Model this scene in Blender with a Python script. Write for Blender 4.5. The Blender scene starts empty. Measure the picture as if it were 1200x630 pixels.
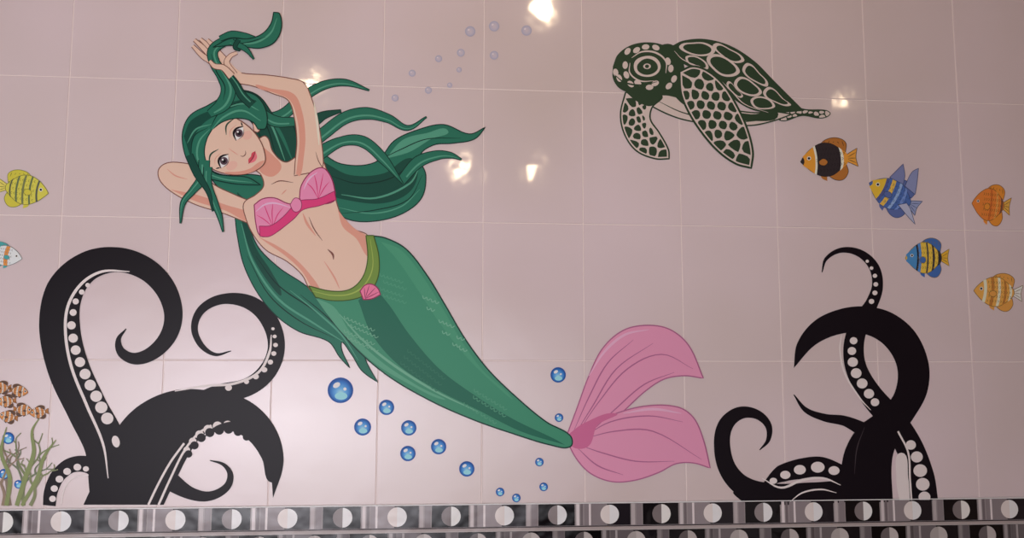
import bpy, math, random
import numpy as np
import bmesh
from mathutils import Vector, Matrix, Euler
from mathutils.geometry import tessellate_polygon
random.seed(4)
scene = bpy.context.scene
scene.view_settings.view_transform = 'Standard'

# ---------------------------------------------------------------- camera fit to the tile grid
TW = 0.25
obs = {0:[(80,92),(70,253),(66,420),(62,591)],1:[(200,94),(196,254),(192,420),(190,591)],
2:[(322,97),(320,255),(315,420),(313,591)],3:[(445,100),(444,256),(442,421),(440,590)],
4:[(567,103),(567,258),(567,423),(567,589)],5:[(683,107),(686,262),(689,425),(692,588)],
6:[(795,110),(800,263),(804,427),(808,587)],7:[(905,114),(911,265),(917,429),(922,586)],
8:[(1012,117),(1021,267),(1031,431),(1040,585)],9:[(1113,120),(1127,269),(1139,433),(1150,584)]}
Z0 = 2.0
def Rm(e): return np.array(Euler(e,'XYZ').to_matrix())
def project(p, x, z):
    R = Rm(p[3:6]); d = R.T @ (np.array([x,0.0,z])-p[0:3])
    f = p[6]*1000
    return 600+f*d[0]/-d[2], 315-f*d[1]/-d[2]
def resid(p):
    r=[]
    for i,l in obs.items():
        for j,(u,v) in enumerate(l):
            a,b = project(p, i*TW, Z0-j*p[7]); r += [a-u,b-v]
    r.append((p[6]-0.95)*60)
    return np.array(r)
p = np.array([1.12,-1.95,1.5,math.pi/2,0,0,0.95,0.335]); lam=1e-2
r = resid(p)
for it in range(80):
    J = np.zeros((len(r),8))
    for k in range(8):
        q=p.copy(); q[k]+=1e-5; J[:,k]=(resid(q)-r)/1e-5
    A=J.T@J; g=J.T@r
    q = p - np.linalg.solve(A+lam*np.diag(np.diag(A)+1e-9), g)
    rq=resid(q)
    if rq@rq < r@r: p,r,lam=q,rq,lam*0.4
    else: lam*=4
CAM=p[0:3]; R=Rm(p[3:6]); F=p[6]*1000; TH=p[7]
def W(u,v):
    d = R@np.array([(u-600)/F,-(v-315)/F,-1.0]); t=-CAM[1]/d[1]
    q=CAM+t*d; return q[0],q[2]

cam = bpy.data.cameras.new("camera"); co = bpy.data.objects.new("camera",cam)
scene.collection.objects.link(co); co.location=CAM; co.rotation_euler=p[3:6]
cam.sensor_width=36; cam.lens=F/1200*36; scene.camera=co

# ---------------------------------------------------------------- materials
K = 0.55
def lin(c):
    o=[]
    for x in c[:3]:
        x=x/255.0
        l = x/12.92 if x<=0.04045 else ((x+0.055)/1.055)**2.4
        o.append(min(0.93,l/K))
    return (*o,1.0)
def mat(name, col=None, rough=0.4, spec=0.5, attr=False, metal=0.0):
    m=bpy.data.materials.new(name); m.use_nodes=True
    nt=m.node_tree; b=nt.nodes["Principled BSDF"]
    b.inputs["Roughness"].default_value=rough; b.inputs["Metallic"].default_value=metal
    b.inputs["Specular IOR Level"].default_value=spec
    if attr:
        a=nt.nodes.new("ShaderNodeAttribute"); a.attribute_name="Col"
        nt.links.new(a.outputs["Color"], b.inputs["Base Color"])
    else: b.inputs["Base Color"].default_value=lin(col)
    return m
VINYL = mat("vinyl_print", rough=0.35, spec=0.16, attr=True)
GLAZED = mat("glazed_mosaic", rough=0.08, spec=0.5, attr=True)
nt=GLAZED.node_tree; b=nt.nodes["Principled BSDF"]
tc=nt.nodes.new("ShaderNodeTexCoord"); n2=nt.nodes.new("ShaderNodeTexNoise"); n2.inputs["Scale"].default_value=14
bp=nt.nodes.new("ShaderNodeBump"); bp.inputs["Strength"].default_value=0.25; bp.inputs["Distance"].default_value=0.01
nt.links.new(tc.outputs["Object"],n2.inputs["Vector"]); nt.links.new(n2.outputs["Fac"],bp.inputs["Height"]); nt.links.new(bp.outputs["Normal"],b.inputs["Normal"])

TILE = mat("glazed_tile",(174,164,164),rough=0.08,spec=0.6)
nt=TILE.node_tree; b=nt.nodes["Principled BSDF"]
tc=nt.nodes.new("ShaderNodeTexCoord")
n1=nt.nodes.new("ShaderNodeTexNoise"); n1.inputs["Scale"].default_value=1.6; n1.inputs["Detail"].default_value=2
cr=nt.nodes.new("ShaderNodeValToRGB")
cr.color_ramp.elements[0].position=0.3; cr.color_ramp.elements[0].color=lin((173,160,157))
cr.color_ramp.elements[1].position=0.7; cr.color_ramp.elements[1].color=lin((184,170,173))
nt.links.new(tc.outputs["Object"],n1.inputs["Vector"]); nt.links.new(n1.outputs["Fac"],cr.inputs["Fac"])
nt.links.new(cr.outputs["Color"],b.inputs["Base Color"])
n2=nt.nodes.new("ShaderNodeTexNoise"); n2.inputs["Scale"].default_value=11
bp=nt.nodes.new("ShaderNodeBump"); bp.inputs["Strength"].default_value=0.10; bp.inputs["Distance"].default_value=0.01
nt.links.new(tc.outputs["Object"],n2.inputs["Vector"]); nt.links.new(n2.outputs["Fac"],bp.inputs["Height"]); nt.links.new(bp.outputs["Normal"],b.inputs["Normal"])
GROUT = mat("grout",(188,177,174),rough=0.9,spec=0.1)

def link(name, verts, faces, mats, fm=None):
    me=bpy.data.meshes.new(name); me.from_pydata(verts,[],faces)
    for m in mats: me.materials.append(m)
    if fm:
        for i,f in enumerate(me.polygons): f.material_index=fm[i]
    o=bpy.data.objects.new(name,me); scene.collection.objects.link(o); return o

# ---------------------------------------------------------------- tiled wall
BAND = abs(W(300,592)[1]-W(300,621)[1])
ZB = Z0-3*TH            # top of mosaic band
V=[];Fc=[];fm=[]
def tile(x0,x1,z0,z1):
    g=0.0008; k=0.0019; n=len(V)
    dy=[random.uniform(-0.0005,0.0005) for _ in range(4)]
    out=[(x0+g,z0+g),(x1-g,z0+g),(x1-g,z1-g),(x0+g,z1-g)]
    inn=[(x0+k,z0+k),(x1-k,z0+k),(x1-k,z1-k),(x0+k,z1-k)]
    for a in out: V.append((a[0],0.0025,a[1]))
    for a,d in zip(inn,dy): V.append((a[0],d,a[1]))
    Fc.append((n+4,n+5,n+6,n+7)); fm.append(0)
    for i in range(4):
        j=(i+1)%4; Fc.append((n+i,n+j,n+4+j,n+4+i)); fm.append(0)
for c in range(-5,14):
    for rr in range(-3,3): tile(c*TW,(c+1)*TW,Z0-(rr+1)*TH,Z0-rr*TH)
    zz=ZB-2*BAND-0.012
    while zz>0.0:
        tile(c*TW,(c+1)*TW,max(0,zz-TH),zz); zz-=TH
n=len(V); X0,X1=-5*TW,14*TW; ZT=Z0+3*TH
V+= [(X0,0.0016,0),(X1,0.0016,0),(X1,0.0016,ZT),(X0,0.0016,ZT),(X0,0.1,0),(X1,0.1,0),(X1,0.1,ZT),(X0,0.1,ZT)]
for f in [(0,1,2,3),(5,4,7,6),(4,0,3,7),(1,5,6,2),(3,2,6,7),(4,5,1,0)]: Fc.append(tuple(n+i for i in f)); fm.append(1)
wall=link("wall_back",V,Fc,[TILE,GROUT],fm)

# ---------------------------------------------------------------- drawing toolkit (flat vinyl art on the wall)
def smooth(pts, closed=True, n=7):
    P=[tuple(float(a) for a in q if not isinstance(a,str)) for q in pts]
    C=[isinstance(q[-1],str) for q in pts]
    N=len(P); D=len(P[0]); P=[np.array(q) for q in P]; out=[]
    def tang(i):
        if C[i]: return None
        if not closed and (i==0 or i==N-1): return None
        a=P[(i-1)%N]; b=P[(i+1)%N]; t=b[:2]-a[:2]; l=np.linalg.norm(t)
        return t/l if l>1e-9 else None
    segs = N if closed else N-1
    for i in range(segs):
        a=P[i]; b=P[(i+1)%N]; d=b[:2]-a[:2]; L=np.linalg.norm(d)
        ta=tang(i); tb=tang((i+1)%N)
        ta = d if ta is None else ta*L
        tb = d if tb is None else tb*L
        for k in range(n):
            t=k/n
            h1=2*t**3-3*t**2+1;h2=t**3-2*t**2+t;h3=-2*t**3+3*t**2;h4=t**3-t**2
            xy=h1*a[:2]+h2*ta+h3*b[:2]+h4*tb
            if D>2: out.append(np.array([xy[0],xy[1],a[2]*(1-t)+b[2]*t]))
            else: out.append(xy)
    if not closed: out.append(P[-1][:max(2,D)])
    return out

class Decal:
    def __init__(s,name,mat=VINYL,base=-0.0012,mute=0.0):
        s.name=name; s.v=[]; s.f=[]; s.c=[]; s.y=base; s.mat=mat; s.mute=mute
    def L(s,c):
        if s.mute: c=tuple(a*(1-s.mute)+b*s.mute for a,b in zip(c,(150,142,138)))
        return lin(c)
    def raw(s,pts,faces,col,world=False):
        n=len(s.v)
        for i,q in enumerate(pts):
            x,z = (q[0],q[1]) if world else W(q[0],q[1])
            s.v.append((x,s.y,z)); s.c.append(col[i] if isinstance(col,list) else col)
        for f in faces: s.f.append(tuple(n+i for i in f))
        s.y-=0.00001
    def poly(s,pts,col,sm=True,n=7,outline=None,ow=1.2):
        q=smooth(pts,True,n) if sm else [np.array(a[:2],float) for a in pts]
        tris=tessellate_polygon([[Vector((a[0],a[1],0)) for a in q]])
        s.raw(q,tris,s.L(col))
        if outline: s.line(q+[q[0]],outline,ow)
        return q
    def line(s,q,col,w):
        s.strip([np.array([a[0],a[1],w]) for a in q],col)
    def strip(s,q,col):
        L=[];N=len(q)
        for i in range(N):
            a=q[max(0,i-1)];b=q[min(N-1,i+1)];d=b[:2]-a[:2];l=np.linalg.norm(d)
            d=d/l if l>1e-9 else np.array([1.0,0]); nn=np.array([-d[1],d[0]])*q[i][2]/2
            L.append(q[i][:2]+nn);L.append(q[i][:2]-nn)
        s.raw(L,[(2*i,2*i+1,2*i+3,2*i+2) for i in range(N-1)],s.L(col))
    def stroke(s,pts,col,n=8,outline=None,ow=1.4):
        q=smooth(pts,False,n)
        if outline:
            s.strip([np.array([a[0],a[1],a[2]+2*ow]) for a in q],outline)
        s.strip(q,col); return q
    def ln(s,pts,col,w=1.2,n=6,taper=True):
        q=smooth(pts,False,n); N=len(q)
        s.strip([np.array([a[0],a[1], w*((0.25+0.75*math.sin(math.pi*i/(N-1))) if taper else 1)]) for i,a in enumerate(q)],col)
    def ell(s,x,y,rx,ry,col,ang=0,n=24,outline=None,ow=1.0):
        A=math.radians(ang); q=[]
        for i in range(n):
            t=2*math.pi*i/n; a=rx*math.cos(t); b=ry*math.sin(t)
            q.append(np.array([x+a*math.cos(A)-b*math.sin(A), y+a*math.sin(A)+b*math.cos(A)]))
        s.raw(q+[np.array([x,y])], [(i,(i+1)%n,n) for i in range(n)], s.L(col))
        if outline: s.line(q+[q[0],q[1]],outline,ow)
    def rad(s,x,y,r,stops,n=28,cx=0,cy=0):
        pts=[(x+cx,y+cy)];cols=[lin(stops[0][1])];faces=[]
        for k,(t,c) in enumerate(stops[1:]):
            for i in range(n):
                a=2*math.pi*i/n
                pts.append((x+cx*(1-t)+r*t*math.cos(a),y+cy*(1-t)+r*t*math.sin(a)));cols.append(lin(c))
        for i in range(n): faces.append((0,1+i,1+(i+1)%n))
        for k in range(len(stops)-2):
            for i in range(n):
                a=1+k*n+i;b2=1+k*n+(i+1)%n; faces.append((a,b2,b2+n,a+n))
        s.raw(pts,faces,cols)
    def done(s):
        me=bpy.data.meshes.new(s.name); me.from_pydata(s.v,[],s.f); me.materials.append(s.mat)
        at=me.color_attributes.new("Col","FLOAT_COLOR","POINT")
        at.data.foreach_set("color",[x for c in s.c for x in c])
        bm=bmesh.new(); bm.from_mesh(me)
        for f in bm.faces:
            f.normal_update()
            if f.normal.y>0: f.normal_flip()
        bm.to_mesh(me); bm.free()
        o=bpy.data.objects.new(s.name,me); scene.collection.objects.link(o); return o

# ================================================================= TENTACLES LEFT
BK=(17,12,17); WH=(190,182,180)
t=Decal("octopus_tentacles_wall_decal")
t.stroke([(58,592,15),(60,575,16),(69,556,17),(86,544,18),(108,546,20),(128,565,22)],BK)
t.stroke([(148,385,1),(139,398,6),(143,413,11),(160,420,14),(182,411,17),(199,390,20),(203,364,22),(192,335,25),(168,313,27),(135,304,29),(101,313,35),(76,341,44),(70,382,48),(80,430,49),(102,478,48),(124,522,50),(135,575,60)],BK,n=10)
t.stroke([(271,411,1),(252,415,4),(235,403,7),(228,382,8),(238,361,10),(263,350,12),(294,355,17),(316,376,20),(324,406,20),(314,434,21),(291,453,21),(255,462,22),(220,480,26)],BK,n=10)
t.poly([(98,591,'c'),(112,560),(130,515),(150,486),(178,466),(212,456),(250,458),(285,466),(311,485),(328,513),(332,545),(320,583,'c'),(317,556),(303,525),(285,508),(262,502),(240,508),(224,528),(208,558),(192,591,'c')],BK)
t.stroke([(195,560,24),(222,577,15),(245,581,11),(265,571,9),(270,556,7),(262,544,4),(246,539,1)],BK)
t.stroke([(152,318,1),(120,318,3),(96,332,3.5),(80,358,3.5),(77,390,3.5),(84,430,3.5),(102,475,3.5),(121,520,3),(127,560,1)],WH)
t.stroke([(205,458,1),(240,452,2.5),(275,449,3),(303,436,3),(316,412,3),(318,392,1)],WH)
t.ln([(174,591),(186,566),(200,541),(216,519)],WH,2.6,taper=False)
t.ln([(186,591),(200,560),(216,528),(232,508),(248,498)],WH,2.6,taper=False)
for (x,y,rr) in [(234,506,5),(244,500,5.5),(255,496,5.5),(267,495,5.5),(279,498,5),(290,504,4.5),(226,514,4.5),(219,524,4)]:
    t.ell(x,y+3,rr,rr,WH)
for (x,y,rr) in [(236,509,5.2),(246,503,5.4),(257,500,5.6),(268,499,5.4),(279,502,5),(289,508,4.5),(228,518,4.8),(221,528,4.4)]:
    t.ell(x,y+3.5,rr,rr,BK)
t.poly([(236,514,'c'),(252,506),(272,505),(292,516),(307,537),(318,565),(322,540),(305,508),(280,494),(255,498)],BK)
t.ln([(72,590),(76,572),(86,560),(104,556)],WH,1.5,taper=False)
for x,y,rr in [(103,334,3),(96,342,3.5),(89,353,4),(86,366,4.5),(84,381,5.5),(86,396,6),(89,410,6.3),(94,424,6.6),(100,438,7),(106,451,7.2),(113,464,7.5),(119,477,7.8),(126,490,7.8)]:
    t.ell(x,y,rr*0.92,rr*0.88,WH)
t.ell(136,517,4.5,7,WH,-15)
for x,y,rr in [(62,584,4),(64,572,4.2),(70,561,4.5),(79,552,4.5),(91,547,4.5),(101,549,3.5)]: t.ell(x,y,rr,rr*0.9,WH)
for x,y,rr in [(320,385,2),(322,394,2.4),(323,404,2.8),(321,414,3),(317,424,3.2),(310,433,3.4),(300,441,3.5),(289,447,3),(268,454,4)]: t.ell(x,y,rr,rr*0.9,WH)
t.done()
# ================================================================= TENTACLES RIGHT
t=Decal("octopus_tentacles_wall_decal")
t.stroke([(963,319,1),(968,303,4),(986,293,6),(1008,297,9),(1024,313,12),(1028,335,13),(1021,356,15),(1006,382,22),(1000,408,24),(1004,434,25),(1020,462,27),(1048,495,30),(1066,525,32),(1078,560,34),(1082,587,34)],BK,n=10)
t.stroke([(930,462,1),(944,480,6),(966,489,9),(990,493,12),(1015,505,18)],BK)
t.stroke([(890,527,1),(900,515,5),(900,498,8),(886,485,11),(866,484,15),(850,498,18),(846,522,19),(853,550,21),(872,570,24),(905,578,24),(950,578,26),(990,575,26)],BK,n=10)
t.stroke([(896,568,6),(915,555,20),(938,549,24),(962,547,24),(990,558,22)],BK)
t.poly([(930,431,'c'),(934,402),(954,376),(984,362),(1015,359),(1046,367),(1073,390),(1088,426),(1086,460),(1070,490),(1054,512),(1045,540),(1046,588,'c'),(980,588,'c'),(984,560),(990,527),(1006,500),(1032,480),(1048,460),(1051,430),(1036,404),(1012,391),(985,391),(955,404)],BK)
t.poly([(870,588,'c'),(860,575),(900,570),(960,565),(1000,575,'c'),(1000,588,'c')],BK)
t.ln([(893,560),(915,571),(940,562),(965,560),(985,568)],WH,3)
t.ln([(925,588),(940,577),(962,573),(980,577)],WH,2)
t.poly([(1054,588,'c'),(1050,560),(1056,530),(1064,560),(1066,588,'c')],WH)
t.ln([(1013,500),(1004,525),(1001,555)],(60,52,56),1)
t.ln([(986,391),(984,410),(990,438),(1008,467),(1020,480)],WH,2.2)
t.ln([(1052,505),(1064,530),(1066,560),(1068,588)],WH,2.2,taper=False)
for x,y,rr in [(1016,306,2),(1021,314,2.2),(1025,323,2.6),(1026,333,2.8),(1025,343,3),(1021,353,3.2),(1000,399,4.5),(998,411,5),(999,424,6),(1003,437,6.3),(1010,449,6.3),(1018,461,6),(1025,471,5),(1067,521,6),(1074,535,7),(1078,551,8),(1081,567,8),(1083,582,7)]:
    t.ell(x,y,rr,rr*0.93,WH)
for x,y,rr in [(906,563,4.5),(920,556,6),(937,550,7),(958,547,8),(977,551,6.5)]: t.ell(x,y,rr,rr*0.8,WH)
t.done()

# ================================================================= MERMAID
m=Decal("mermaid_wall_decal")
H1=(32,94,76);H2=(18,62,52);H3=(68,130,108);HO=(10,38,34)
SK=(208,163,146);SS=(182,130,114);SO=(104,62,54)
def lock(pts,c=H1,hl=H3,off=0.18,ow=1.0):
    q=m.stroke(pts,c,outline=HO,ow=ow)
    if hl:
        h=[]
        N=len(q)
        for i in range(2,N-2):
            d=q[i+1][:2]-q[i-1][:2]; l=np.linalg.norm(d)+1e-9; nn=np.array([-d[1],d[0]])/l
            h.append(np.array([*(q[i][:2]+nn*q[i][2]*off), q[i][2]*0.16]))
        m.strip(h,hl)
m.poly([(372,175,'c'),(400,192),(440,190),(462,165),(490,152),(520,146),(550,157),(569,149,'c'),(556,163),(530,168),(508,170),(492,183),(499,205),(494,232),(472,250),(440,259),(408,257),(385,240),(375,210)],H1,outline=HO)
m.poly([(380,190,'c'),(410,205),(450,203),(480,185),(490,200),(480,225),(450,238),(410,235),(385,225)],H2)
m.poly([(452,186,'c'),(472,164),(500,156),(525,153),(505,163),(480,178)],H3)
m.ln([(400,228),(440,232),(480,215),(492,195)],H3,2.4)
m.ln([(396,243),(435,250),(470,242),(492,222)],H3,1.6)
m.ln([(385,205),(420,215),(460,208),(488,185)],HO,1.4)
m.ln([(400,250),(440,246),(478,234),(495,205)],HO,1.2)
m.ln([(440,190),(470,175),(500,163),(540,162)],HO,1.2)
lock([(470,212,10),(490,190,13),(512,182,10),(528,182,6),(541,187,0.5)],H1)
lock([(370,182,16),(400,166,10),(425,166,12),(448,185,11),(472,215,0.5)],H1)
lock([(360,172,14),(380,156,13),(405,138,13),(430,133,13),(455,139,9),(478,150,5),(500,137,0.5)],H1)
lock([(300,160,20),(330,150,20),(365,143,14),(380,135,8),(400,130,2)],H2,None)
lock([(300,140,10),(330,135,12),(355,114,11),(380,100,9),(405,97,7),(433,106,0.5)],H1)
m.poly([(238,195,'c'),(262,205),(300,205),(318,214),(305,235),(292,250),(300,285),(325,312),(355,332),(380,352),(405,378),(422,402),(430,425),(443,448,'c'),(424,434),(412,415),(400,402),(410,431,'c'),(398,418),(385,400),(350,388),(322,368),(300,340),(285,308),(278,275),(272,240),(252,215)],H1,outline=HO)
m.poly([(278,225,'c'),(284,262),(296,300),(318,335),(330,345),(318,318),(300,290),(292,262),(292,240)],H2)
m.ln([(283,262),(296,306),(326,350),(370,380),(402,400)],H3,2.6)
m.ln([(300,300),(326,334),(366,362),(398,388)],HO,1.5)
m.ln([(290,300),(315,345),(350,375),(392,396)],HO,1.3)
m.ln([(340,340),(372,366),(400,392),(420,422)],H3,2)
m.ln([(352,345),(380,368),(408,396)],HO,1.2)
# far arm behind the head
m.poly([(236,196,'c'),(215,191),(196,191),(186,199),(188,212),(203,226),(230,240),(262,250),(292,262,'c'),(305,240,'c'),(275,228),(248,214)],SK,outline=SO,ow=1.1)
m.poly([(200,222,'c'),(230,236),(265,247),(292,260),(298,252),(265,240),(230,228)],SS)
m.ln([(196,198),(206,206),(220,210)],SS,1.5)
m.poly([(262,112,'c'),(285,106),(305,114),(325,140),(345,150),(346,190),(335,196),(318,190),(300,150)],H2,outline=HO)
m.ln([(300,118),(318,146),(334,188)],H3,2.4); m.ln([(310,130),(328,155),(342,186)],H1,4)
m.ln([(290,112),(312,146),(324,184)],HO,1.4)
lock([(300,128,10),(322,142,12),(345,143,9)],H1)
# torso + neck
m.poly([(300,165,'c'),(312,160),(320,178),(334,190),(347,184,'c'),(378,186,'c'),(385,205),(393,232),(400,252),(414,268),(431,276),(437,300),(432,328),(415,345),(388,348),(366,342),(354,322),(336,306),(312,293),(297,275),(288,255),(286,238),(300,228),(309,218),(306,205),(296,195)],SK,outline=SO,ow=1.1)
m.poly([(308,172,'c'),(320,182),(330,195),(322,206),(312,206),(304,198,)],SS)
m.poly([(296,272,'c'),(312,284),(335,300),(354,318),(368,340),(376,342),(364,322),(345,302),(325,288),(305,278)],SS)
m.poly([(396,246,'c'),(404,256),(416,268),(431,278),(436,298),(430,300),(418,280),(402,266)],SS)
m.ln([(318,216),(328,212),(344,214)],SO,1.3); m.ln([(350,206),(362,196),(370,194)],SO,1.2)
m.ln([(330,228),(336,222)],SS,1.5)
m.ln([(362,254),(368,268),(378,282)],SO,1.3); m.ln([(384,292),(390,298),(391,304)],SO,2.4)
m.ln([(355,250),(360,262),(370,276)],SS,3)
m.ln([(380,306),(392,325),(398,338)],SS,2)
# raised arm
m.poly([(257,66,'c'),(268,80),(285,86),(312,88),(340,92),(356,97),(364,112),(371,135),(376,160),(379,190),(377,200,'c'),(345,206,'c'),(346,190),(348,165),(345,138),(338,118),(320,110),(296,101),(276,97),(260,89)],SK,outline=SO,ow=1.1)
m.poly([(347,204,'c'),(349,188),(351,165),(348,138),(340,118),(322,109),(300,101),(318,104),(344,110),(354,130),(358,160),(356,185),(352,206)],SS)
m.ln([(368,120),(372,145),(374,170)],(222,184,168),3)
m.ln([(370,178),(374,190),(384,204)],SO,1)
for pts in [[(262,84,8),(248,72,7),(238,66,5.5),(226,54,3)],[(262,80,8),(248,66,6.5),(239,57,5.5),(228,47,3)],[(264,76,8),(252,62,6.5),(244,54,5),(235,46,3)],[(266,74,8),(256,62,6),(250,54,5),(243,47,3)]]:
    m.stroke(pts,SK,outline=SO,ow=0.8)
m.poly([(254,70,'c'),(265,70),(276,80),(284,88),(276,95),(262,91),(253,82)],SK)
m.stroke([(275,88,7),(266,74,6),(270,66,4.5),(278,62,3)],SK,outline=SO,ow=0.7)
# swimsuit top
P1=(206,118,150);P2=(180,54,104);P3=(226,154,178);PO=(120,30,70)
m.poly([(298,240,'c'),(308,233),(322,232),(336,238),(346,240,'c'),(350,247,'c'),(341,257),(330,268),(316,276),(305,276),(300,262)],P1,outline=PO)
m.poly([(351,232,'c'),(353,218),(362,204),(373,197),(381,198),(389,210),(393,226,'c'),(391,236),(372,240),(356,243,'c')],P1,outline=PO)
for a in [(309,238),(320,238),(332,243),(301,252)]: m.ln([a,((a[0]+322)/2-2,(a[1]+262)/2),(320,266)],P2,1.2)
m.ln([(300,248),(310,240),(322,238),(340,243)],P3,2)
for a in [(358,213),(368,203),(379,203),(386,213)]: m.ln([a,((a[0]+372)/2+1,(a[1]+228)/2),(373,233)],P2,1.2)
m.ln([(356,222),(362,210),(372,202)],P3,2)
m.poly([(304,265,'c'),(318,264),(332,254),(344,241),(352,235),(372,233),(392,224,'c'),(394,234,'c'),(375,241),(355,246),(345,256),(330,268),(316,277),(305,277,'c')],P2,outline=PO,ow=0.8)
m.poly([(340,240,'c'),(346,232),(353,236),(352,246),(345,248)],P1,outline=PO,ow=0.8)
# tail fin
FP=(186,126,152);FD=(146,82,116);FL=(200,148,170)
m.poly([(664,510,'c'),(676,478),(690,440),(706,408),(730,387),(758,381),(785,386),(807,405),(824,443,'c'),(802,440),(778,444),(756,458),(732,480),(708,502),(684,520,'c')],FP,outline=FD,ow=1.4)
m.poly([(664,516,'c'),(690,500),(722,484),(760,475),(795,477),(813,490),(824,515),(832,548,'c'),(812,542),(792,543),(772,553),(745,562),(718,564),(693,555),(676,538)],FP,outline=FD,ow=1.4)
for q in [[(672,505),(690,465),(712,425),(742,398)],[(676,508),(702,470),(735,432),(775,415),(812,432)],[(674,508),(694,476),(722,432),(765,402)],[(690,508),(722,478),(755,450),(790,436)],
          [(680,515),(720,505),(765,505),(822,538)],[(676,520),(705,530),(745,540),(790,540)],[(680,514),(715,494),(760,487),(800,494)],[(676,524),(700,545),(730,556)]]:
    m.ln(q,FD,1.5)
m.poly([(664,510,'c'),(685,495),(722,484),(700,498),(690,522),(672,524)],(170,90,126))
m.ln([(690,440),(708,412),(732,392),(760,386)],FL,3); m.ln([(730,484),(765,479),(798,484)],FL,3)
# tail
T1=(52,118,92);T2=(28,88,70);T3=(92,144,120);TO=(14,50,42)
m.poly([(366,342,'c'),(388,350),(415,347),(436,330),(440,305),(433,276,'c'),(452,279),(476,292),(500,322),(522,358),(545,397),(572,433),(607,467),(640,494),(668,510),(668,523),(645,521),(605,509),(556,492),(506,470),(456,441),(418,409),(390,376)],T1,outline=TO,ow=1.6)
m.poly([(420,352,'c'),(436,340),(452,352),(480,392),(515,432),(555,462),(600,490),(650,514),(662,521,'c'),(610,505),(560,480),(515,458),(470,430),(436,392)],T2)
m.poly([(370,349,'c'),(392,360),(410,388),(445,422),(490,452),(520,468),(480,450),(440,426),(405,394),(385,370)],(74,134,108))
m.ln([(398,368),(425,398),(462,428),(510,458),(560,482)],T3,3)
m.poly([(446,283,'c'),(470,293),(494,322),(518,360),(540,398),(566,434),(600,466),(575,446),(545,416),(515,378),(490,340),(466,305)],(60,126,98))
def scale(x,y,s=5,a=0,c=T3,w=0.9):
    A=math.radians(a)
    for k in (-1,0):
        q=[(k*s,0),(k*s+s*0.5,s*0.55),(k*s+s,0)]
        m.ln([(x+u*math.cos(A)-v*math.sin(A),y+u*math.sin(A)+v*math.cos(A)) for u,v in q],c,w,taper=False)
for x,y in [(500,348),(510,352),(505,361),(519,376),(528,380),(523,389),(535,403),(543,408),(540,395)]: scale(x,y,5,20,T3,1.2)
for i in range(3):
    for j in range(4): scale(450+i*9+(j%2)*4, 322+j*8+i*3,5,20,(66,128,102))
for i in range(4):
    for j in range(4): scale(408+i*9+(j%2)*4, 372+j*8+i*4, 5,25,(92,142,118))
for i in range(4):
    for j in range(3): scale(560+i*10+(j%2)*5-j*6, 458+j*8+i*6, 5,35,(70,130,104))
for i in range(5):
    for j in range(3): scale(482+i*9-j*4, 412+j*7+i*7, 5,35,(42,100,80))
# belt + shell
m.poly([(362,335,'c'),(388,341),(410,339),(425,325),(431,303),(429,276,'c'),(438,276,'c'),(444,300),(443,325),(432,343),(412,351),(388,352),(370,348,'c')],(96,122,54),outline=(50,72,24))
m.ln([(366,341),(390,346),(412,344),(428,333),(437,312),(434,280)],(132,150,72),1.6)
m.poly([(422,341,'c'),(428,334),(436,333),(443,338),(446,345,'c'),(436,350),(426,351,'c')],(206,104,134),outline=PO)
for a in [(427,337),(433,334),(440,337),(444,342)]: m.ln([a,(428,350)],PO,0.9)
# ---- face
ex=np.array([0.477,-0.879]); ed=np.array([0.879,0.477]); O=np.array([271.5,172.5])
def G(a,b): q=O+a*ex+b*ed; return (q[0],q[1])
def GG(l): return [tuple(G(q[0],q[1]))+((q[2],) if len(q)>2 else ()) for q in l]
m.poly(GG([(2,43),(12,38),(22,27),(29,12),(32,-6),(30,-24),(15,-36),(-12,-36),(-29,-26),(-33,-8),(-31,8),(-23,25),(-11,38)]),SK,outline=SO)
m.poly(GG([(-12,37),(-23,25),(-31,8),(-29,8),(-22,20),(-12,31),(0,37),(4,42)]),SS)
m.ell(*G(-19,11),7,5,(212,152,138),-30); m.ell(*G(21,10),6,5,(212,152,138),-30)
for sgn,cx in ((-1,-18.5),(1,18.5)):
    m.poly(GG([(cx-8.5,1.5,'c'),(cx-3,-4),(cx+3,-4),(cx+8.5,1,'c'),(cx+3,4.5),(cx-3,4.5)]) ,(210,204,202))
    gx,gy=G(cx,0.2); m.ell(gx,gy,4.6,4.6,(70,52,62)); m.ell(gx,gy,2.3,2.3,(16,12,16)); m.ell(gx-1.5,gy-1.5,1.2,1.2,(225,225,225))
    m.ln(GG([(cx-9.5,1.5),(cx-3.5,-5),(cx+3,-5),(cx+9.5,1)]),(24,16,20),2.8)
    m.ln(GG([(cx-7,3),(cx,5.5),(cx+7,3)]),(90,50,50),0.9)
    m.ln(GG([(cx-9,-7),(cx-2,-10),(cx+7,-7)]),SS,0.9)
    m.ln(GG([(cx+sgn*9,0),(cx+sgn*12.5,-4)]),(24,16,20),1.6)
    m.ln(GG([(cx-sgn*9,-12),(cx+sgn*1,-17),(cx+sgn*12,-13)]),(40,60,48),2.0)
m.ln(GG([(-4,14),(-3,17.5),(1,18.5),(4,16.5)]),SO,1.1); m.ln(GG([(-3,-2),(-4,6),(-4.5,12)]),SS,1.0)
m.poly(GG([(-7.5,27,'c'),(-3,24.5),(1,25.5),(5,24.5),(9,27,'c'),(1,28.5)]),(170,62,76))
m.poly(GG([(-7.5,27,'c'),(1,28.3),(9,27,'c'),(4,32),(-2,32)]),(206,98,108))
m.ln(GG([(-8,27),(1,28.4),(9.5,27)]),(96,26,40),1.0)
m.poly([(296,140,'c'),(303,139),(306,147),(303,155),(298,154,'c')],SK,outline=SO,ow=0.9)
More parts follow.
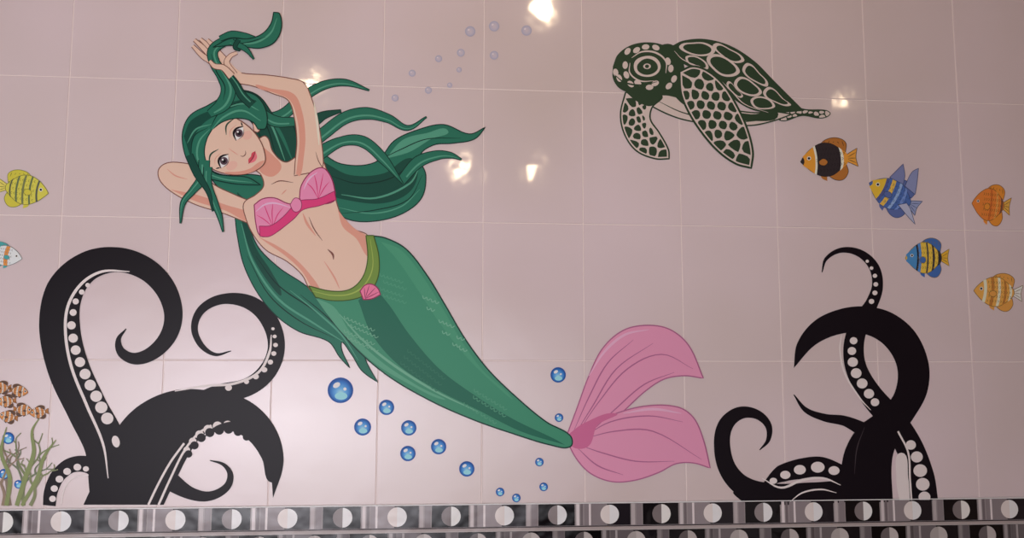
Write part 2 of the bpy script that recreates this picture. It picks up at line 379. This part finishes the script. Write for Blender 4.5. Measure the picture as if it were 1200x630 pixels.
# hair cap
m.poly([(249,152,'c'),(262,143),(280,139),(296,143),(303,152,'c'),(312,150),(312,130),(302,114),(286,108),(266,112),(244,124),(224,135),(215,152),(215,172),(222,192),(236,206),(256,212),(280,216),(306,217,'c'),(290,208),(266,206),(252,203),(243,192),(240,178),(243,163)],H1,outline=HO)
m.poly([(216,160,'c'),(224,142),(246,130),(272,120),(300,118),(280,124),(256,134),(236,148),(226,168),(226,192,'c')],H2)
m.ln([(249,152),(262,138),(284,130),(306,142)],H3,2.4); m.ln([(247,150),(258,132),(285,118)],HO,1.3)
m.ln([(246,152),(234,166),(232,186),(244,204)],H3,2.2); m.ln([(244,150),(228,160),(224,182)],HO,1.2)
m.ln([(248,146),(230,152),(220,168)],H3,1.8); m.ln([(262,128),(286,122),(304,130)],H3,1.8)
m.ln([(234,200),(262,210),(296,214)],H3,1.5)
# pony lock held in the hand
lock([(246,134,8),(262,122,16),(268,106,16),(262,90,13),(252,74,11),(250,60,11),(262,50,10),(276,48,7)],H1)
lock([(296,124,8),(284,112,9),(276,98,7),(262,80,5)],H2)
m.ln([(262,118),(264,102),(254,84),(248,64)],HO,1.3)
lock([(258,46,5),(272,41,7),(288,43,6),(300,46,3)],H1,None)
m.poly([(250,56,'c'),(270,46),(292,46),(308,40),(318,28),(321,15,'c'),(328,17),(330,34),(322,50),(306,57),(290,56),(272,54)],H1,outline=HO)
m.ln([(270,51),(298,51),(317,40),(325,22)],H3,2.2); m.ln([(264,54),(292,50),(312,44)],HO,1.1)
lock([(272,50,6),(288,58,5),(298,70,0.5)],H1,None)
lock([(280,47,4),(276,56,4),(282,60,0.5)],H2,None)
m.stroke([(272,90,8),(262,80,6),(252,78,5),(246,72,3)],SK,outline=SO,ow=0.8)
lock([(240,188,12),(238,208,11),(226,224,7),(215,238,5),(212,262,0.5)],H1)
lock([(244,196,9),(244,215,8),(252,238,7),(258,254,5),(262,272,0.5)],H1)
lock([(222,182,8),(232,204,8),(245,226,4),(250,248,0.5)],H2,None)
m.done()

# ================================================================= SEA TURTLE
g=Decal("sea_turtle_wall_decal")
TG=(40,56,40); TWc=(176,164,158)
def cells(outline, seeds, gap=1.3, inset=1.2, col=TWc, relax=2):
    B=[np.array(a[:2]) for a in smooth(outline,True,5)]
    area=sum(B[i-1][0]*B[i][1]-B[i][0]*B[i-1][1] for i in range(len(B)))
    sg=1 if area>0 else -1
    def clip(P,pt,nrm):
        out=[]
        for i in range(len(P)):
            a=P[i-1];c=P[i];da=(a-pt)@nrm;dc=(c-pt)@nrm
            if (da<=0)!=(dc<=0): out.append(a+(c-a)*(da/(da-dc)))
            if dc<=0: out.append(c)
        return out
    S=[np.array(a,float) for a in seeds]
    for itn in range(relax+1):
        res=[]
        for i,s0 in enumerate(S):
            P=[s0+np.array(a)*40.0 for a in ((-1,-1),(1,-1),(1,1),(-1,1))]
            for j,s1 in enumerate(S):
                if i!=j and np.linalg.norm(s1-s0)<60:
                    d=s1-s0;l=np.linalg.norm(d); P=clip(P,(s0+s1)/2-d/l*gap/2,d/l)
                    if not P: break
            for k in range(len(B)):
                if not P: break
                a=B[k-1];c=B[k];d=c-a;l=np.linalg.norm(d)
                if l<1e-6: continue
                nr=np.array([d[1],-d[0]])/l*sg
                mid=(a+c)/2
                if np.linalg.norm(mid-s0)<16 and (s0-mid)@nr<0: P=clip(P,mid-nr*inset,nr)
            res.append(P)
        if itn<relax: S=[(sum(P)/len(P) if P else s) for P,s in zip(res,S)]
    for P in res:
        if len(P)>=3:
            Q=[]
            for i in range(len(P)):
                a=P[i-1];c=P[i]; Q+= [a*0.72+c*0.28,a*0.28+c*0.72]
            g.raw(Q,[tuple(range(len(Q)))],lin(col))
def inside(pt,B):
    c=False;x,y=pt
    for i in range(len(B)):
        x1,y1=B[i-1][:2];x2,y2=B[i][:2]
        if (y1>y)!=(y2>y) and x<(x2-x1)*(y-y1)/(y2-y1)+x1: c=not c
    return c
def hexseeds(outline,s,ang=0,seed=1,marg=2):
    rnd=random.Random(seed); B=smooth(outline,True,5); xs=[b[0] for b in B]; ys=[b[1] for b in B]
    cx,cy=sum(xs)/len(xs),sum(ys)/len(ys); A=math.radians(ang); out=[]
    for i in range(-30,31):
        for j in range(-30,31):
            u=(i+0.5*(j%2))*s*1.15; v=j*s*0.87
            q=(cx+u*math.cos(A)-v*math.sin(A)+rnd.uniform(-.25,.25)*s, cy+u*math.sin(A)+v*math.cos(A)+rnd.uniform(-.25,.25)*s)
            if inside(q,B) and min(math.hypot(b[0]-q[0],b[1]-q[1]) for b in B)>marg: out.append(q)
    return out
tl=[(905,128,'c'),(925,124),(945,128),(968,129),(973,134),(962,139),(940,136),(915,142)]
g.poly(tl,TG); cells(tl,hexseeds(tl,6,0,5,1.5),1.2,1.0,relax=1)
bl=[(745,112,'c'),(780,108),(800,104),(840,124),(880,132),(908,131),(928,134,'c'),(905,142),(880,147),(840,146),(800,140),(770,128)]
g.poly(bl,TWc,outline=TG,ow=1.6)
g.poly([(786,108,'c'),(830,125),(880,134),(912,134),(880,142),(850,138),(812,126),(800,122)],TG)
g.ln([(770,118),(800,132),(850,143),(895,141)],TG,1.5)
g.poly([(762,58,'c'),(786,52),(800,70),(800,112),(780,112),(750,112,'c')],TG)
lf=[(733,108,'c'),(750,112),(775,112),(764,126),(762,140),(772,155),(783,175),(784,186,'c'),(768,186),(746,177),(732,158),(727,134)]
g.poly(lf,TWc,outline=TG,ow=1.8); cells(lf,hexseeds(lf,9.5,40,2,3),2.4,2.4,col=TG)
g.poly([(733,108,'c'),(750,110),(775,110),(764,124),(748,120)],TG)
# carapace
cp=[(784,56,'c'),(800,48),(826,46),(856,54),(884,72),(906,94),(930,118),(942,130,'c'),(915,132),(885,130),(862,118),(845,100),(815,82),(796,72)]
g.poly(cp,TG)
for q in [[(796,54),(812,50),(828,51),(838,60),(824,66),(804,62)],[(836,52),(856,58),(872,70),(862,74),(846,66)],[(828,68),(842,64),(862,76),(866,86),(850,90),(836,82)],
          [(876,74),(890,86),(900,100),(888,98),(870,84)],[(868,90),(886,100),(892,110),(876,112),(860,100)],[(902,102),(918,116),(926,124),(908,120),(894,110)],[(880,116),(896,114),(908,124),(900,128),(884,126)],[(804,66),(820,68),(830,80),(818,78),(806,74)],[(852,96),(864,106),(870,114),(860,110)]]:
    g.poly(q,TWc)
    c=np.mean(np.array(q),axis=0); g.poly([tuple(c+(np.array(a)-c)*0.78) for a in q],TG)
g.ln([(790,60),(800,70),(830,84),(856,106),(872,122),(900,132)],TWc,1.4)
ff=[(796,84,'c'),(812,78),(830,84),(848,100),(862,122),(875,150),(882,178),(880,197,'c'),(862,192),(842,178),(824,158),(808,134),(798,110)]
g.poly(ff,TWc,outline=TG,ow=2.4); cells(ff,hexseeds(ff,11.5,60,8,4),2.6,2.8,col=TG)
hd=[(718,78,'c'),(724,64),(740,53),(762,50),(782,56),(792,72),(794,92),(786,106),(768,112),(742,110),(726,104),(718,92)]
g.poly(hd,TG)
g.poly([(744,72),(756,66),(768,68),(774,78),(768,88),(754,90),(744,84)],TWc)
g.poly([(747,76),(757,69),(768,73),(770,82),(759,88),(748,84)],TG); g.ell(758,78,4.5,3.2,TWc); g.ell(758,78,2.4,2.2,TG)
g.ln([(740,68),(752,61),(768,62),(780,72),(780,86)],TWc,2.2); g.ln([(738,74),(738,86),(750,95),(766,95)],TWc,1.8)
for s0 in hexseeds(hd,10.5,15,3,3.5):
    if abs(s0[0]-759)<19 and abs(s0[1]-78)<16: continue
    a=math.degrees(math.atan2(s0[1]-78,s0[0]-759))+90
    g.ell(s0[0],s0[1],4.6,3.2,TWc,a,10)
g.ln([(720,88),(732,97),(752,100),(770,96)],TG,2)
g.done()

# ================================================================= FISH
def fish(cx,cy,L,Hh,ang,flip,body,stripes,fin,tail,head=None,eye=True,nm="tropical_fish_wall_decal",mute=0.12):
    d=Decal(nm,mute=mute); A=math.radians(ang); sx=-1 if flip else 1
    def T(u,v): a=sx*u*L/2; b2=v*Hh/2; return (cx+a*math.cos(A)-b2*math.sin(A), cy+a*math.sin(A)+b2*math.cos(A))
    def TT(l): return [T(q[0],q[1])+((q[2],) if len(q)>2 else ()) for q in l]
    dk=tuple(int(c*0.5) for c in body)
    d.poly(TT([(0.55,-0.12,'c'),(0.72,-0.25),(1.0,-0.45,'c'),(0.94,0),(1.0,0.42,'c'),(0.72,0.22),(0.55,0.12,'c')]),tail,outline=dk,ow=0.6)
    d.poly(TT([(-0.35,-0.6,'c'),(-0.1,-0.92),(0.3,-1.0),(0.62,-0.75),(0.6,-0.3,'c'),(0.1,-0.4)]),fin,outline=dk,ow=0.6)
    d.poly(TT([(-0.15,0.6,'c'),(0.15,0.95),(0.45,0.98),(0.64,0.65),(0.6,0.3,'c'),(0.1,0.4)]),fin,outline=dk,ow=0.6)
    d.poly(TT([(-0.35,0.5,'c'),(-0.28,0.85),(-0.1,1.0,'c'),(-0.1,0.6,'c')]),fin)
    bp=[(-0.98,0.02,'c'),(-0.86,-0.22),(-0.6,-0.55),(-0.25,-0.78),(0.1,-0.74),(0.42,-0.45),(0.64,-0.14),(0.64,0.14),(0.42,0.45),(0.1,0.74),(-0.25,0.76),(-0.6,0.52),(-0.86,0.2)]
    d.poly(TT(bp),body,outline=dk,ow=0.6)
    B=smooth(bp,True,8)
    def ext(u):
        ys=[q[1] for q in B if abs(q[0]-u)<0.06]; return (min(ys),max(ys)) if ys else (0,0)
    def band(u0,u1,c,bend=0.06):
        K_=6; pts=[]
        for u,dirn in ((u0,1),(u1,-1)):
            e=ext(u); r_=[]
            for k in range(K_+1):
                v=e[0]+(e[1]-e[0])*k/K_
                r_.append(T(u+bend*(1-(2*k/K_-1)**2)*1.0,v*0.97))
            pts+= r_ if dirn==1 else r_[::-1]
        d.poly(pts,c,sm=False)
    if head: band(-0.9,-0.45,head)
    for (u0,u1,c) in stripes: band(u0,u1,c)
    for k in range(9):
        for j in range(5):
            u=-0.4+k*0.11+(j%2)*0.05; v=-0.5+j*0.25; e=ext(u)
            if e[0]*0.8<v<e[1]*0.8:
                d.ln([T(u-0.03,v-0.06),T(u+0.02,v),T(u-0.03,v+0.06)],dk,0.4,n=3,taper=False)
    if eye:
        x,y=T(-0.68,-0.12); d.ell(x,y,max(1.5,L*0.035),max(1.5,L*0.035),(225,215,190)); d.ell(x,y,max(1.0,L*0.022),max(1.0,L*0.022),(15,15,20))
    d.poly(TT([(-0.35,0.05,'c'),(-0.18,-0.06),(-0.05,0.1),(-0.15,0.26),(-0.32,0.2)]),fin,outline=dk,ow=0.5)
    for k in range(5):
        u=-0.15+k*0.16; a=T(u,-0.72-0.03*k); b2=T(u+0.05,-0.9+0.02*k*k); d.ln([a,b2],dk,0.6)
    d.ln(TT([(0.66,0),(0.94,0.02)]),dk,0.6); d.ln(TT([(0.66,-0.05),(0.94,-0.25)]),dk,0.6); d.ln(TT([(0.66,0.05),(0.94,0.25)]),dk,0.6)
    return d
fish(27,222,62,44,8,True,(180,176,62),[(-0.62,-0.55,(60,70,60)),(-0.35,-0.28,(70,90,60)),(-0.1,-0.02,(90,100,60)),(0.15,0.22,(70,90,60)),(0.4,0.46,(60,70,50))],(176,170,50),(190,180,80)).done()
fish(4,299,46,30,10,True,(190,196,196),[(-0.3,-0.1,(190,120,50)),(0.2,0.4,(60,150,150))],(50,140,140),(90,170,160)).done()
fish(971,187,68,50,-4,False,(28,22,26),[(-0.9,-0.52,(206,130,36)),(-0.52,-0.45,(215,200,180)),(0.36,0.46,(215,200,180)),(0.46,0.62,(200,130,40))],(150,90,32),(200,132,46)).done()
f4=fish(1047,229,66,44,28,False,(52,84,150),[(-0.92,-0.5,(212,160,40)),(-0.5,-0.4,(60,70,120)),(-0.3,-0.15,(200,160,60)),(0.0,0.1,(120,150,190)),(0.25,0.35,(90,120,180))],(66,84,140),(120,132,170))
f4.poly([(1042,208,'c'),(1050,200),(1058,192,'c'),(1060,206),(1058,216,'c')],(96,106,150),outline=(30,40,80),ow=0.6)
f4.poly([(1060,218,'c'),(1068,202),(1076,197,'c'),(1074,216),(1072,228,'c')],(110,120,160),outline=(30,40,80),ow=0.6)
f4.poly([(1052,240,'c'),(1062,252),(1072,263,'c'),(1066,244),(1062,238,'c')],(150,156,180),outline=(30,40,80),ow=0.6)
f4.done()
fish(1161,240,46,48,6,False,(200,108,38),[(-0.1,0.0,(176,84,30)),(0.2,0.3,(210,134,60)),(0.45,0.55,(90,56,40))],(200,120,36),(206,150,60)).done()
fish(1086,302,52,46,0,False,(200,164,54),[(-0.95,-0.5,(52,116,170)),(-0.5,-0.42,(20,20,30)),(-0.42,-0.3,(60,116,180)),(-0.05,0.02,(40,40,50)),(0.2,0.3,(30,30,40)),(0.45,0.6,(25,25,35))],(44,84,150),(206,150,40)).done()
fish(1169,342,58,44,4,False,(196,142,60),[(-0.62,-0.5,(214,200,170)),(-0.32,-0.2,(160,100,40)),(-0.05,0.06,(214,200,170)),(0.2,0.3,(160,100,40)),(0.42,0.52,(214,200,170))],(190,132,56),(200,196,190)).done()
for x,y,a in [(22,458,8),(8,470,-5),(27,480,5),(46,483,-8),(10,488,10),(2,454,0)]:
    fish(x,y,23,16,a,x>20 and x<40,(186,112,48),[(-0.5,-0.35,(206,196,186)),(-0.35,-0.28,(25,20,22)),(0.0,0.18,(206,196,186)),(0.45,0.55,(206,196,186))],(60,40,32),(190,116,50),nm="clownfish_wall_decal",mute=0.2).done()

# ================================================================= SEAWEED
s=Decal("seaweed_coral_wall_decal",mute=0.3)
random.seed(9)
def branch(x,y,ang,L,w,dep,c):
    x2=x+L*math.sin(ang);y2=y-L*math.cos(ang); mx=(x+x2)/2+random.uniform(-3,3); my=(y+y2)/2
    s.stroke([(x,y,w),(mx,my,w*0.85),(x2,y2,w*0.65)],c,n=5)
    if dep==0: s.ell(x2,y2,w*0.5,w*0.5,c,n=8); return
    for da in (-0.5,0.42): branch(x2,y2,ang+da+random.uniform(-.15,.15),L*0.72,w*0.7,dep-1,c)
for x,a,L,c in [(12,-0.15,30,(96,84,66)),(28,0.1,34,(84,98,56)),(20,0.3,26,(74,88,60)),(4,-0.1,26,(110,90,70)),(36,0.25,22,(92,104,62))]:
    branch(x,592,a,L,4.5,3,c)
for pts in [[(20,592,5),(30,560,6),(40,530,5),(38,505,3),(46,490,1)],[(26,592,4),(44,560,5),(52,535,4),(66,515,1)],[(8,592,5),(12,560,5),(2,530,4),(8,500,1)]]:
    s.stroke(pts,(96,114,56))
s.done()

# ================================================================= BUBBLES
bu=Decal("bubbles_wall_decal")
for x,y,rr in [(399,457,15),(453,477,9),(425,500,10),(479,501,9),(478,531,9),(514,523,9),(547,549,9),(654,439,9),(655,489,5),(632,541,5),(637,570,5),(605,583,5),(586,576,5),(10,513,7),(5,555,6),(22,567,5)]:
    bu.rad(x,y,rr,[(0,(150,190,214)),(0.35,(86,146,194)),(0.72,(40,100,164)),(0.92,(20,62,128)),(1.0,(28,70,132))],cy=rr*0.3)
    bu.ell(x+rr*0.05,y+rr*0.45,rr*0.5,rr*0.3,(126,180,210),0,16)
    bu.ell(x-rr*0.3,y-rr*0.4,rr*0.3,rr*0.2,(214,222,228),-30,14)
    bu.ell(x+rr*0.35,y-rr*0.1,rr*0.13,rr*0.13,(206,216,224),0,10)
for x,y,rr in [(551,37,6),(579,31,6),(617,36,6),(540,62,4.5),(579,65,5),(514,69,4),(483,86,4),(538,82,3),(502,106,4),(463,115,4),(527,100,3)]:
    bu.rad(x,y,rr,[(0,(168,158,164)),(0.7,(156,151,164)),(1.0,(140,140,160))]); bu.ell(x-rr*.3,y-rr*.3,rr*.22,rr*.18,(184,176,180),-30,10)
bu.done()

# ================================================================= MOSAIC BORDER
mo=Decal("mosaic_border_trim",GLAZED,base=-0.001)
xa=W(72,606)[0]; xb=W(835,606)[0]; pit=(xb-xa)/12
def rect(x0,x1,z0,z1,c): mo.raw([(x0,z0),(x1,z0),(x1,z1),(x0,z1)],[(0,1,2,3)],lin(c),world=True)
def half(x,z,r_,c,a0,a1,n=20):
    q=[(x+r_*math.cos(math.radians(a0+(a1-a0)*i/n)), z+r_*math.sin(math.radians(a0+(a1-a0)*i/n))) for i in range(n+1)]
    mo.raw(q,[tuple(range(n+1))],lin(c),world=True)
def band(zt,h,seed,shift=0,dim=1.0):
    rnd=random.Random(seed)
    D=lambda c: tuple(int(a*dim) for a in c)
    rect(X0,X1,zt-h,zt,D((128,120,120))) 
    for k in range(-12,26):
        x=xa+(k+shift)*pit; g_=0.0015
        if x-pit/2<X0 or x+pit/2>X1: continue
        A=(k%2==1)
        z0,z1=zt-h+0.003,zt-0.003; zc=(z0+z1)/2; r_=(z1-z0)*0.45
        j=rnd.uniform(-8,8)
        if A:
            rect(x-pit*0.36,x+pit*0.33,z0,z1,D((14,11,13)))
            rect(x-pit/2+g_,x-pit*0.38,z0,z1,D((110,102,104)))
            rect(x+pit*0.36,x+pit*0.42,z0,z1,D((176+j,168+j,168+j))); rect(x+pit*0.44,x+pit/2-g_,z0,z1,D((96,88,90)))
            half(x,zc,r_,D((110+j,102+j,102+j)),90,270); half(x,zc,r_,D((204+j,196+j,192+j)),-90,90)
        else:
            rect(x-pit/2+g_,x-pit*0.05,z0,z1,D((118+j,110+j,112+j))); rect(x-pit*0.05,x+pit*0.4,z0,z1,D((26,22,26)))
            rect(x+pit*0.42,x+pit/2-g_,z0,z1,D((150,142,142)))
            rect(x-pit*0.40,x-pit*0.36,z0,z1,D((184,176,176)))
            half(x,zc,r_,D((186,178,174)),90,270,32); half(x,zc,r_,D((206,198,194)),-90,90,32)
    rect(X0,X1,zt-0.002,zt,D((200,192,188))); rect(X0,X1,zt-h,zt-h+0.002,D((60,54,56)))
band(ZB,BAND,1)
band(ZB-BAND-0.006,BAND,2,0.5,0.75)  # the band's reflection put in as a second row in darker colours
rect(X0,X1,ZB-BAND-0.006,ZB-BAND,(140,130,128))
mo.done()

# ================================================================= ROOM + LAMPS
cm=mat("painted_ceiling",(120,104,92),rough=0.8)
CZ=ZT+0.02
boxf=[(0,1,2,3),(7,6,5,4),(0,4,5,1),(1,5,6,2),(2,6,7,3),(3,7,4,0)]
YB=-4.2
link("ceiling",[(X0,0.1,CZ),(X1,0.1,CZ),(X1,YB,CZ),(X0,YB,CZ),(X0,0.1,CZ+0.1),(X1,0.1,CZ+0.1),(X1,YB,CZ+0.1),(X0,YB,CZ+0.1)],boxf,[cm])
fl=mat("floor_tile",(110,100,96),rough=0.4)
link("floor",[(X0,0.1,-0.1),(X1,0.1,-0.1),(X1,YB,-0.1),(X0,YB,-0.1),(X0,0.1,0),(X1,0.1,0),(X1,YB,0),(X0,YB,0)],boxf,[fl])
rm=mat("painted_plaster",(112,94,82),rough=0.7)
link("wall_right",[(X1,0.1,0),(X1+0.1,0.1,0),(X1+0.1,YB,0),(X1,YB,0),(X1,0.1,CZ),(X1+0.1,0.1,CZ),(X1+0.1,YB,CZ),(X1,YB,CZ)],boxf,[rm])  # unseen side wall added to keep ambient light off the top right
def bulbmat(s):
    em=bpy.data.materials.new("warm_bulb_glass"); em.use_nodes=True
    b=em.node_tree.nodes["Principled BSDF"]; b.inputs["Emission Color"].default_value=(1,0.76,0.48,1); b.inputs["Emission Strength"].default_value=s
    return em
brass=mat("brass",(120,100,60),rough=0.3,metal=1.0)
def reflect_to(u,v):
    x,z=W(u,v); wp=np.array([x,0,z]); d=wp-CAM; d/=np.linalg.norm(d); d[1]*=-1
    return wp,d
def pendant(u,v,dist,rad,s):
    wp,d=reflect_to(u,v)
    L=wp+d*dist
    L[2]=min(L[2],CZ-0.08)
    bm=bmesh.new()
    bmesh.ops.create_uvsphere(bm,u_segments=20,v_segments=12,radius=rad)
    for vv in bm.verts:
        if vv.co.z>0: vv.co.x*=1-0.35*vv.co.z/rad; vv.co.y*=1-0.35*vv.co.z/rad; vv.co.z*=1.3
    nf=len(bm.faces)
    bmesh.ops.create_cone(bm,cap_ends=True,segments=16,radius1=rad*0.7,radius2=rad*0.35,depth=rad*1.4,matrix=Matrix.Translation((0,0,rad*1.9)))
    top=CZ-L[2]
    bmesh.ops.create_cone(bm,cap_ends=True,segments=8,radius1=0.003,radius2=0.003,depth=max(0.01,top-rad*2),matrix=Matrix.Translation((0,0,rad*2+(top-rad*2)/2)))
    bm.faces.ensure_lookup_table()
    for i,f in enumerate(bm.faces): f.material_index=0 if i<nf else 1; f.smooth=True
    me=bpy.data.meshes.new("pendant_lamp"); bm.to_mesh(me); bm.free(); me.materials.append(bulbmat(s)); me.materials.append(brass)
    o=bpy.data.objects.new("pendant_lamp",me); o.location=L; scene.collection.objects.link(o)
pendant(637,14,1.3,0.024,230)
pendant(540,199,2.6,0.020,260)
pendant(625,199,2.6,0.018,170)
pendant(366,102,1.8,0.020,260)
pendant(988,118,1.8,0.013,130)
pendant(828,96,1.8,0.009,160)

# unseen glowing panel added to brighten the lower left (soft falloff towards its edges)
wm=bpy.data.materials.new("sheer_curtain_daylight"); wm.use_nodes=True
nt=wm.node_tree; nt.nodes.clear()
out=nt.nodes.new("ShaderNodeOutputMaterial"); e=nt.nodes.new("ShaderNodeEmission")
tc=nt.nodes.new("ShaderNodeTexCoord"); mp=nt.nodes.new("ShaderNodeMapping"); gr=nt.nodes.new("ShaderNodeTexGradient"); gr.gradient_type='SPHERICAL'
mp.inputs["Location"].default_value=(-1,-1,0); mp.inputs["Scale"].default_value=(2,2,0)
nt.links.new(tc.outputs["Generated"],mp.inputs["Vector"]); nt.links.new(mp.outputs["Vector"],gr.inputs["Vector"])
ml=nt.nodes.new("ShaderNodeMath"); ml.operation='POWER'; ml.inputs[1].default_value=1.3
m2=nt.nodes.new("ShaderNodeMath"); m2.operation='MULTIPLY'; m2.inputs[1].default_value=9.5
nt.links.new(gr.outputs["Fac"],ml.inputs[0]); nt.links.new(ml.outputs[0],m2.inputs[0]); nt.links.new(m2.outputs[0],e.inputs["Strength"])
e.inputs["Color"].default_value=(0.95,0.93,1.0,1); nt.links.new(e.outputs[0],out.inputs["Surface"])
YW=-2.9
wp,d=reflect_to(330,500); tt=-YW/-d[1]; C=wp+d*tt
hw,hh=2.1,0.98; cz=max(C[2],hh+0.02)
me=bpy.data.meshes.new("window_1"); me.from_pydata([(-hw,-hh,0),(hw,-hh,0),(hw,hh,0),(-hw,hh,0)],[],[(0,1,2,3)]); me.materials.append(wm)
wo=bpy.data.objects.new("window_1",me); wo.location=(C[0],YW,cz); wo.rotation_euler=(math.radians(-90),0,0); scene.collection.objects.link(wo)
print("CAM",CAM,"WIN",C,cz)

w=bpy.data.worlds.new("room_ambient"); scene.world=w; w.use_nodes=True
bg=w.node_tree.nodes["Background"]; bg.inputs[0].default_value=(0.84,0.71,0.70,1); bg.inputs[1].default_value=0.24
